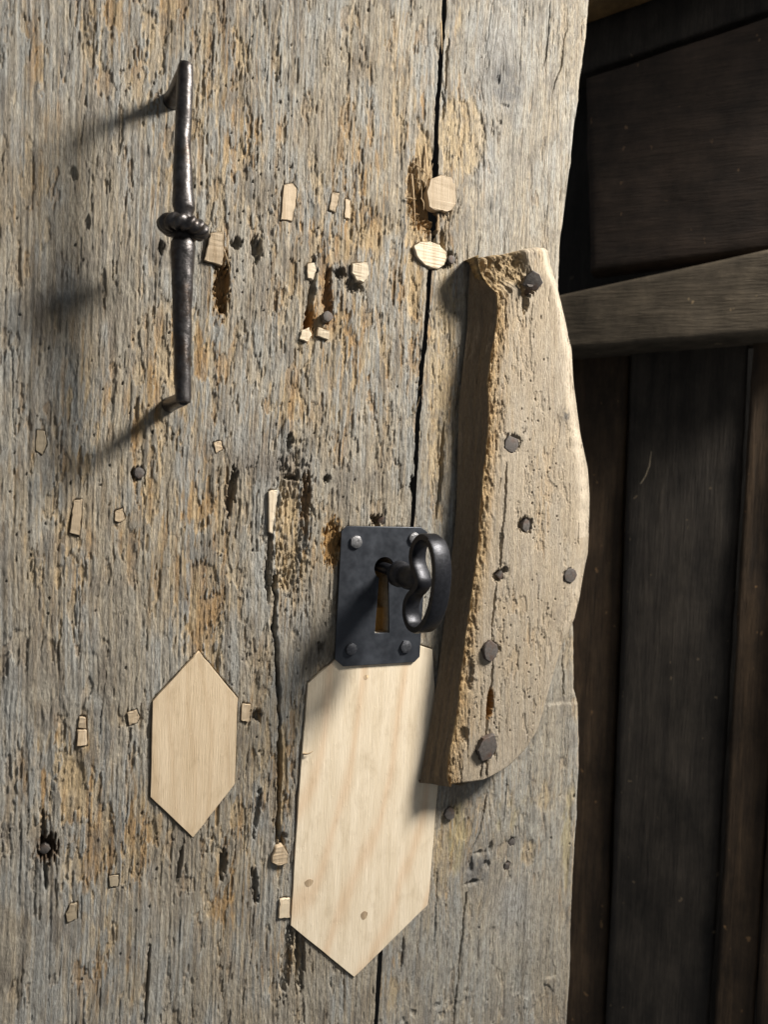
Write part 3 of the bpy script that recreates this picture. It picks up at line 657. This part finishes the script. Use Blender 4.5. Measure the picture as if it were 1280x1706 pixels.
# ---- the batten
HB = 0.023
FLp = [(797, 424), (800, 450), (812, 474), (829, 486), (831, 522), (826, 560), (820, 594), (814, 643), (817, 687), (812, 753), (806, 800), (801, 850), (799, 900), (795, 936), (783, 1022), (772, 1108), (763, 1195), (751, 1252), (748, 1290), (752, 1312)]
BLp = [(784, 438), (781, 480), (779, 544), (772, 610), (765, 673), (763, 760), (761, 840), (758, 883), (753, 927), (745, 1000), (738, 1060), (727, 1145), (715, 1220), (700, 1303)]
FRp = [(914, 409), (920, 445), (928, 467), (939, 511), (955, 583), (958, 638), (969, 720), (982, 780), (985, 825), (984, 880), (982, 922), (974, 959), (966, 992), (956, 1024), (940, 1074), (925, 1137), (911, 1189)]
FRend = [(0.885, 911, 1189), (0.915, 902, 1216), (0.945, 884, 1245), (0.97, 858, 1272), (0.988, 824, 1292), (1.0, 780, 1308)]
NR = 620
tt = np.linspace(0, 1, NR)
def curve_t(pxs, h):
    y = np.array([p[1] for p in pxs], float); t = (y - y[0]) / (y[-1] - y[0]); W = np.array([P(a, b, h) for a, b in pxs])
    return np.stack([np.interp(tt, t, W[:, i]) for i in range(3)], -1)
FLc = curve_t(FLp, HB); BLc = curve_t(BLp, 0.0035)
y = np.array([p[1] for p in FRp], float); t_ = list((y - y[0]) / (y[-1] - y[0]) * 0.885)[:-1]; W = [P(a, b, HB - .006) for a, b in FRp][:-1]
for t, a, b in FRend: t_.append(t); W.append(P(a, b, HB - .006))
W = np.array(W); FRc = np.stack([np.interp(tt, t_, W[:, i]) for i in range(3)], -1)
ker = np.ones(9) / 9
for Cc in (FLc, FRc):
    for i in range(3): Cc[4:-4, i] = np.convolve(Cc[:, i], ker, 'same')[4:-4]
FLs = FLc.copy()
FLc[:, 0] += 0.0026 * (fbm(tt * 60, tt * 0, 3, 4) - .5)
NS, NF = 46, 190
u1 = np.linspace(0, 1, NS)[None, :, None]; u2 = np.linspace(0, 1, NF)[None, 1:, None]
side = BLc[:, None] * (1 - u1) + (FLs[:, None] * (1 - u1 ** 6) + FLc[:, None] * u1 ** 6) * u1
front = FLc[:, None] * (1 - u2) + FRc[:, None] * u2
fh = HB + front[..., 1]                                     # drop below the front plane so far
front[..., 1] = -HB
fb = Field(front[..., 0], front[..., 2], HB)
# re-project the right border to the front plane is a matter of millimetres: wane drop below
U = np.broadcast_to(u2[..., 0], fb.X.shape); T = np.broadcast_to(tt[:, None], fb.X.shape)
leftd = (fb.X - front[:, :1, 0])                            # metres from the left edge
rough = 0.06 + 1.0 * np.exp(-(leftd / 0.014) ** 2) + 0.5 * np.exp(-((T - 0.0) / 0.09) ** 2) * (U < .75) + blobs(fb.X, fb.Z, [(845, 1100, 30, 200, .3), (905, 900, 20, 60, .3)], HB) + 0.2 * (fbm(fb.X * 30, fb.Z * 10, 5, 3) - .5)
fresh = 0.95 * np.exp(-(leftd / 0.011) ** 2) + blobs(fb.X, fb.Z, [(905, 850, 14, 90, .75), (900, 760, 14, 40, .6), (850, 640, 12, 90, .5), (862, 1010, 30, 24, .5), (880, 1080, 30, 60, .4), (770, 1230, 30, 90, .8), (860, 560, 20, 60, .5), (910, 1180, 20, 20, .6), (900, 430, 14, 24, .6)], HB)
wood(fb, rough, fresh, 700, chip=0.8, ringamp=0.34, lean=-0.06)
fb.C = mixc(fb.C, (0.45, 0.372, 0.272), np.full(fb.X.shape, 0.68))
fb.C = mixc(fb.C, OCHRE, 0.55 * np.clip(np.exp(-(leftd / 0.008) ** 2) * sst(.35, .6, fbm(fb.X * 500, fb.Z * 60, 12, 3)), 0, 1))
rightd = front[:, -1:, 0] - fb.X
wane = np.maximum(sst(0.80, 1.0, U + 0.05 * (fbm(T * 25, T * 0, 8, 3) - .5)) * sst(.8, .6, T), np.clip(1 - rightd / 0.013, 0, 1) ** 1.3 * sst(.62, .86, T) * 1.7)
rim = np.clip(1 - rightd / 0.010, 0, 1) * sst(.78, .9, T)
endd = (P(757, 1312, HB)[2] - fb.Z); wane = np.maximum(wane, 1.2 * np.clip(1 - np.abs(endd) / 0.004, 0, 1) ** 2 * (U > .05))
fb.C = mixc(fb.C, (0.52, 0.46, 0.37), 0.6 * sst(0.8, 0.9, U) * (T < .55))
fb.C = mixc(fb.C, (0.10, 0.095, 0.09), np.clip(blobs(fb.X, fb.Z, [(945, 692, 9, 14, .95), (935, 700, 14, 24, .35)], HB), 0, 1) * sst(.35, .5, fbm(fb.X * 500, fb.Z * 300, 9, 3)))
scatter_cracks(fb, (0.06, 0.28, -0.3, 0.3), 110, 2500, 0.8, 1.6, 0.03)
scatter_holes(fb, (0.08, 0.27, -0.25, 0.27), 280, 2800, 0.38, 0.75, 9)
for k, (c, wd, dp) in enumerate([([(846, 760), (845, 790), (842, 840), (838, 880), (836, 925), (832, 962)], .0016, .004), ([(828, 965), (824, 1010), (820, 1060), (819, 1075)], .0018, .006), ([(822, 1098), (822, 1120), (818, 1150), (814, 1190), (810, 1240)], .0022, .007),
       ([(812, 1262), (812, 1300)], .0018, .004), ([(806, 1262), (800, 1303)], .0012, .003), ([(836, 880), (834, 950)], .0022, .005), ([(965, 870), (966, 915)], .001, .002)]):
    fb.crack(c, wd, dp, 60 + k)
for a in [(818, 1172, 6, 24, .009, (.33, .18, .06)), (832, 960, 10, 11, .006, None), (842, 950, 6, 6, .005, None), (876, 874, 14, 14, .006, None), (854, 738, 14, 16, .0035, None), (876, 500, 7, 26, .007, None), (880, 478, 14, 16, .005, None), (950, 958, 11, 13, .0018, None), (812, 1246, 18, 22, .003, None), (818, 1084, 15, 15, .003, None), (775, 1225, 7, 14, .003, None), (785, 1120, 6, 30, .003, None)]:
    fb.pit(a[0], a[1], a[2], a[3], a[4], 0.3, 0.38, a[5])
rot = np.exp(-(leftd / 0.010) ** 2)
fb.H -= rot * 0.0022 * (fbm(fb.X * 480, fb.Z * 260, 18, 4) - .35)
fb.C = mixc(fb.C, (0.46, 0.315, 0.145), 0.6 * rot); fb.C = mixc(fb.C, (0.27, 0.165, 0.07), 0.6 * rot * sst(.5, .62, fbm(fb.X * 420, fb.Z * 130, 19, 3)))
mottle(fb, .14, 441)
fb.C = mixc(fb.C, (0.21, 0.17, 0.12), .85 * sst(.15, .6, rim))  # shade of the down-turned lower rim painted into the colour
H = np.minimum(fb.H, 0.001)
H = H - 0.0075 * wane ** 1.5
H -= 0.0022 * np.exp(-leftd / 0.0025)                                     # worn arris
crumb = np.clip(1 - T / (0.078 + 0.03 * (fbm(U * 14, T * 0, 6, 3) - .5)), 0, 1) * sst(0.66, 0.5, U)
H -= crumb ** 0.7 * (0.010 + 0.016 * (fbm(fb.X * 230, fb.Z * 150, 15, 4) - 0.42)) 
fb.C = mixc(fb.C, (0.40, 0.28, 0.13), 0.6 * np.clip(crumb * 3, 0, 1)); fb.C = mixc(fb.C, (0.20, 0.15, 0.09), 0.7 * np.clip(crumb * 3, 0, 1) * sst(.45, .6, fbm(fb.X * 300, fb.Z * 150, 16, 3)))
H -= 0.006 * np.clip(1 - T / 0.012, 0, 1) ** 2
front[..., 1] -= H
# left face
sX = side[..., 0]; sY = side[..., 1]; sZ = side[..., 2]
ns = 2.6 * (fbm(sY * 330, sZ * 18, 44, 3) - .5) + 3.0 * (fbm(sZ * 9, sY * 60, 45, 2) - .5) + 1.2 * vor((sY * 400).astype(np.float32), (sZ * 28).astype(np.float32), 47)[0]
e = np.sin(np.linspace(0, math.pi, NS))[None] ** .5
side = side.copy(); side[..., 0] += ns / 1000 * e
side[:, -1] = side[:, -1] * 0 + front[:, 0] + np.array([-0.0004, 0.0004, 0])
Cs = np.broadcast_to(np.array((0.205, 0.16, 0.11), np.float32), side.shape).copy()  # shade on the left face put into a darker base colour
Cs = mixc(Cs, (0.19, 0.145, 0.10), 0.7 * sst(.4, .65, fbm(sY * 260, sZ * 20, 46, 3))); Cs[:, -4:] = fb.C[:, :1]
rb = FRc.copy(); rb[:, 1] = 0.0; rb2 = front[:, -1].copy(); rb2[:, 1] += 0.006; rb2[:, 0] -= .001; rb[:, 0] -= 0.004
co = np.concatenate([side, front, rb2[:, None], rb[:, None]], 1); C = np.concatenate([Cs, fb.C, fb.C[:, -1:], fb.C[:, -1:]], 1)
t0 = co[:1].copy(); t0[..., 1] = 0.0; t1 = co[-1:].copy(); t1[..., 1] = 0.0; t1[..., 2] += 0.002
t1m = co[-1:].copy(); t1m[..., 1] *= .7; t1m[..., 2] -= 0.001
co = np.concatenate([t0, co, t1m, t1], 0); C = np.concatenate([C[:1], C, C[-1:], C[-1:]], 0)
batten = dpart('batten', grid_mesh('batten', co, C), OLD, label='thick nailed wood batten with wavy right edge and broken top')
BN = [(888, 468, 14, .006, (0.25, -.35), 7, 'bent proud nail at the top of the batten'), (853, 741, 12.5, -.001, (0, 0), 9, 'dark faceted nail head sunk below the top nail'), (877, 876, 9, -.002, (0, .2), 7, 'small nail in a dark hole in the middle of the batten'),
      (834, 958, 7, -.002, (0.1, .1), 4, 'tiny square nail stub by the crack'), (951, 958, 10.5, .0002, (0, 0), 10, 'flat grey nail head near the right edge'), (818, 1084, 14, .0012, (0, .1), 11, 'round domed nail head above the slit'), (812, 1247, 20, .0022, (.08, .12), 6, 'largest hammered nail head near the lower end')]
for k, (px, py, r, dh, tl, sd, lab) in enumerate(BN):
    nail(px, py, r, HB + dh, batten, lab, 70 + k, 0.0014 if r > 12 else .001, tl, sd, sq=1.08)
p0 = P(886, 470, HB + .003)                                                  # bent nail's shank
bm = bmesh.new(); tube(bm, [Vector(P(884, 474, HB + .006)), Vector(P(880, 484, HB)), Vector(P(877, 492, HB - .01))], [.0028, .0024, .002], 8); dpart('nail_shank', bm_mesh(bm, 'nail_shank', True), NAIL, batten)
for k, (px, py, r, h, lab) in enumerate([(749, 1355, 10, .0002, 'nail head in the right plank below the batten'), (853, 1402, 6, -.002, 'small nail right of the lower knot'), (845, 1442, 6, -.002, 'small nail below the other by the lower knot'), (545, 528, 10, .003, 'grey nail head in the slotted hollow'),
                        (231, 787, 11, -.001, 'black nail head under the iron handle'), (74, 1414, 10, -.003, 'broken black nail in the large dark hole'), (637, 868, 8, -.003, 'nail stub just above the lock plate'), (752, 433, 7, .001, 'metal sliver right of the whitish oval plug')]):
    nail(px, py, r, h, None, lab, 90 + k, .0018, (rng.uniform(-.2, .2), rng.uniform(-.2, .2)), 8)

# ---- splinters and torn fibres
bm = None
def splinter(a, b, ha, hb, r, bend=.001, seed=0):
    bm = bmesh.new(); A = Vector(P(*a, ha)); B = Vector(P(*b, hb)); rr = random.Random(seed); o = Vector((rr.uniform(-1, 1), -1, rr.uniform(-1, 1))) * bend
    path = [A.lerp(B, t) + o * math.sin(t * math.pi) for t in (0, .25, .5, .75, 1)]
    tube(bm, path, [r, r * .95, r * .8, r * .55, r * .2], 5); me = bm_mesh(bm, 'splinter'); 
    at = me.color_attributes.new('Col', 'FLOAT_COLOR', 'POINT')
    for d in at.data: d.color = (.56, .42, .26, 1)
    dpart('splinter', me, OLD)
for k, s_ in enumerate([((690, 272), (716, 297), .001, .002, .0007), ((716, 297), (722, 272), .001, .003, .0005), ((703, 300), (708, 312), .001, .003, .0013), ((676, 330), (694, 332), .001, .002, .0006), ((729, 383), (731, 356), .0, .002, .0012), ((371, 412), (384, 456), .001, .003, .0004),
                      ((702, 330), (706, 350), -.001, .002, .0006), ((505, 1256), (522, 1251), .0012, .004, .0008), ((697, 650), (705, 640), -.001, .004, .0003), ((690, 690), (700, 660), -.001, .003, .0003), ((698, 260), (703, 330), -.001, .0015, .0008), ((686, 290), (692, 380), -.001, .001, .0009), ((708, 240), (712, 330), -.002, .001, .0009), ((733, 20), (737, 90), -.003, -.001, .0012)]):
    splinter(*s_, seed=k)

# ---- lock plate with keyhole and rivets
def arc(cx, cz, r, a0, a1, n): return [(cx + r * math.cos(a0 + (a1 - a0) * k / n), cz + r * math.sin(a0 + (a1 - a0) * k / n)) for k in range(n + 1)]
kc = P(638, 946); kr = 0.0092
sl = [P(631, 960), P(650, 960), P(647, 1053), P(622, 1054)]
hole = [(sl[3][0], sl[3][2])] + [(sl[2][0], sl[2][2])] + arc(kc[0], kc[2], kr, math.radians(-62), math.radians(242), 22)
plate = dpart('lock_plate', plate_mesh('lock_plate', [ring_px(PLATE), hole], 0.0009, 0.0029, 0.00035), STEEL, label='dark blued steel lock plate with clipped corners and keyhole')
for k, (px, py, r, m) in enumerate([(593, 903, 11, RIVET), (690, 897, 10, RIVET), (585, 1081, 10, RIVETD), (676, 1077, 10.5, RIVETD)]):
    nail(px, py, r, 0.0029, plate, None, 120 + k, .0022, (0, 0), 12, m, .07, name='rivet')

# ---- key standing in the lock (a thing of its own)
kb0 = Vector(P(640, 946, 0.0)); kout = (Vector(P(707, 972, 0.052)) - kb0).normalized()
key = empty('door_key', tuple(kb0), 'black iron key with kidney shaped bow standing in the lock', 'key')
bpy.context.view_layer.update()
def kpart(name, me, mat=IRONK):
    o = link(name, me, None, mat); o.parent = key; o.matrix_parent_inverse = key.matrix_world.inverted(); return o
kv = Vector((0, 0, 1)); kv = (kv - kout * kv.dot(kout)).normalized(); ks = kout.cross(kv).normalized()
def KP(a, b, c=0.0): return kb0 + kout * a + kv * b + ks * c
bm = bmesh.new(); lathe(bm, [(KP(a, 0), r, kv, ks) for a, r in ((-.02, .0048), (.018, .0048), (.0185, .0048), (.046, .0052), (.0505, .0056), (.0525, .0045))], 20); kpart('shank', bm_mesh(bm, 'shank', True))
bm = bmesh.new(); lathe(bm, [(KP(a, 0), r, kv, ks) for a, r in ((.015, .006), (.0165, .0092), (.019, .0108), (.024, .0108), (.0262, .0096), (.028, .0088), (.030, .0092), (.034, .0098), (.040, .0092), (.047, .0078), (.0505, .006))], 24); kpart('collar', bm_mesh(bm, 'collar', True))
# bow: closed ribbon
ctrl = [(.052, 0.0), (.0475, .0065), (.040, .013), (.036, .021), (.0375, .030), (.045, .0375), (.054, .0395), (.063, .0365), (.0705, .028), (.0755, .015), (.077, 0.0)]
ctrl = [(.052 + (a - .052) * (.70 if a < .052 else .84), b * .93) for a, b in ctrl]
ctrl = ctrl + [(a, -b) for a, b in ctrl[-2:0:-1]]
def cr(pts, n):
    out = []; L = len(pts)
    for i in range(L):
        p0, p1, p2, p3 = [np.array(pts[(i + k) % L]) for k in (-1, 0, 1, 2)]
        for k in range(n):
            t = k / n; out.append(0.5 * ((2 * p1) + (-p0 + p2) * t + (2 * p0 - 5 * p1 + 4 * p2 - p3) * t * t + (-p0 + 3 * p1 - 3 * p2 + p3) * t ** 3))
    return out
cp = cr(ctrl, 6); n_ = len(cp); bm = bmesh.new(); rings = []
for i in range(n_):
    a, b = cp[i]; tg = cp[(i + 1) % n_] - cp[i - 1]; tg = tg / np.linalg.norm(tg); nr = np.array([tg[1], -tg[0]])
    wd = .0082; th = .0028
    if a < .06: wd *= .86
    prof = [(-th, -wd * .8), (-th * .75, -wd), (th * .75, -wd), (th, -wd * .8), (th, wd * .8), (th * .75, wd), (-th * .75, wd), (-th, wd * .8)]
    rings.append([bm.verts.new(KP(a + nr[0] * o_, b + nr[1] * o_, s_)) for o_, s_ in prof])
for i in range(n_):
    A, B = rings[i], rings[(i + 1) % n_]
    for k in range(8): bm.faces.new((A[k], A[(k + 1) % 8], B[(k + 1) % 8], B[k]))
me = bm_mesh(bm, 'bow', True); kpart('bow', me)

# ---- forged pull handle
HH = 0.044
prof = [(309, 104, 7), (309, 106, 10.5), (309, 112, 12.6), (308.5, 130, 13.2), (307, 160, 13.2), (306, 190, 13.2), (304.5, 220, 13.6), (304, 250, 14.4), (303.5, 280, 15.6), (304, 310, 16.5), (305, 335, 19), (305.5, 346, 19), (305.5, 352, 16.5), (305, 358, 15), (305, 380, 15), (304, 398, 16), (303.5, 406, 19.5), (303.5, 418, 20.2), (303.5, 440, 19), (303.5, 480, 17.5), (303.5, 520, 16), (303.5, 560, 15), (304, 600, 14.3), (304.5, 640, 13.6), (305, 662, 13.2), (305, 669, 12.5), (305, 671, 10)]
ys = np.array([p[1] for p in prof], float); yy = np.concatenate([np.linspace(104, 112, 5), np.linspace(113, 662, 190), np.linspace(663, 671, 5)])
cxp = np.interp(yy, ys, [p[0] for p in prof]); rp = np.interp(yy, ys, [p[2] for p in prof])
bm = bmesh.new(); pts = []
for i, y_ in enumerate(yy):
    k = px_scale(305, y_, HH); pts.append((Vector(P(cxp[i], y_, HH + .0006 * math.sin(y_ * .02))), rp[i] * k, Vector((1, 0, 0)), Vector((0, -1, 0))))
rings = lathe(bm, pts, 28)
for ri, rg in enumerate(rings):
    for k, v in enumerate(rg):
        a = 2 * math.pi * k / 28
        nz = 0.0007 * (float(vn(np.array([math.cos(a) * 1.3 + 7.]), np.array([yy[ri] / 26 + math.sin(a) * 1.1]), 21)[0]) - .5) + 0.0002 * (float(vn(np.array([math.cos(a) * 3 + 7.]), np.array([yy[ri] / 9 + math.sin(a) * 3]), 22)[0]) - .5)
        v.co += Vector((math.cos(a), -math.sin(a), 0)) * nz
handle = dpart('pull_handle', bm_mesh(bm, 'pull_handle', True), IRON, label='forged black iron pull handle with a twisted collar')
# twisted collar
cc_ = Vector(P(305, 379, HH)); tilt = Matrix.Rotation(math.radians(4), 3, 'Y'); bm = bmesh.new(); rings = []; NT = 110; NP = 22
for i in range(NT):
    th = 2 * math.pi * i / NT; rg = []
    for j in range(NP):
        ph = 2 * math.pi * j / NP; g = math.cos(13 * th - 2.0 * ph); rm = 1 + 0.14 * (abs(g) ** .8 * (1 if g > 0 else -1))
        rr = .0108 + .0058 * rm * math.cos(ph); zz = .0050 * rm * math.sin(ph)
        rg.append(bm.verts.new(cc_ + tilt @ Vector((rr * math.cos(th), rr * math.sin(th), zz))))
    rings.append(rg)
for i in range(NT):
    A, B = rings[i], rings[(i + 1) % NT]
    for j in range(NP): bm.faces.new((A[j], A[(j + 1) % NP], B[(j + 1) % NP], B[j]))
dpart('collar', bm_mesh(bm, 'collar', True), IRON, handle)
for (a, b, r0, r1) in (((308, 117), (285, 172), .0050, .0058), ((305, 664), (281, 676), .0050, .0052)):
    A = Vector(P(*a, HH)); B = Vector(P(*b, 0)); B2 = Vector((A.x + (B.x - A.x) * .6, 0.012, A.z + (B.z - A.z) * .6)); bm = bmesh.new()
    tube(bm, [A.lerp(B2, t) for t in (0, .15, .3, .45, .6, .7, .8, 1)], [r0 * .95, r0, r0, r0, r0 * 1.03, r1, r1 * 1.1, r1], 14, Vector((1, 0, .02))); dpart('stem', bm_mesh(bm, 'stem', True), IRON, handle)
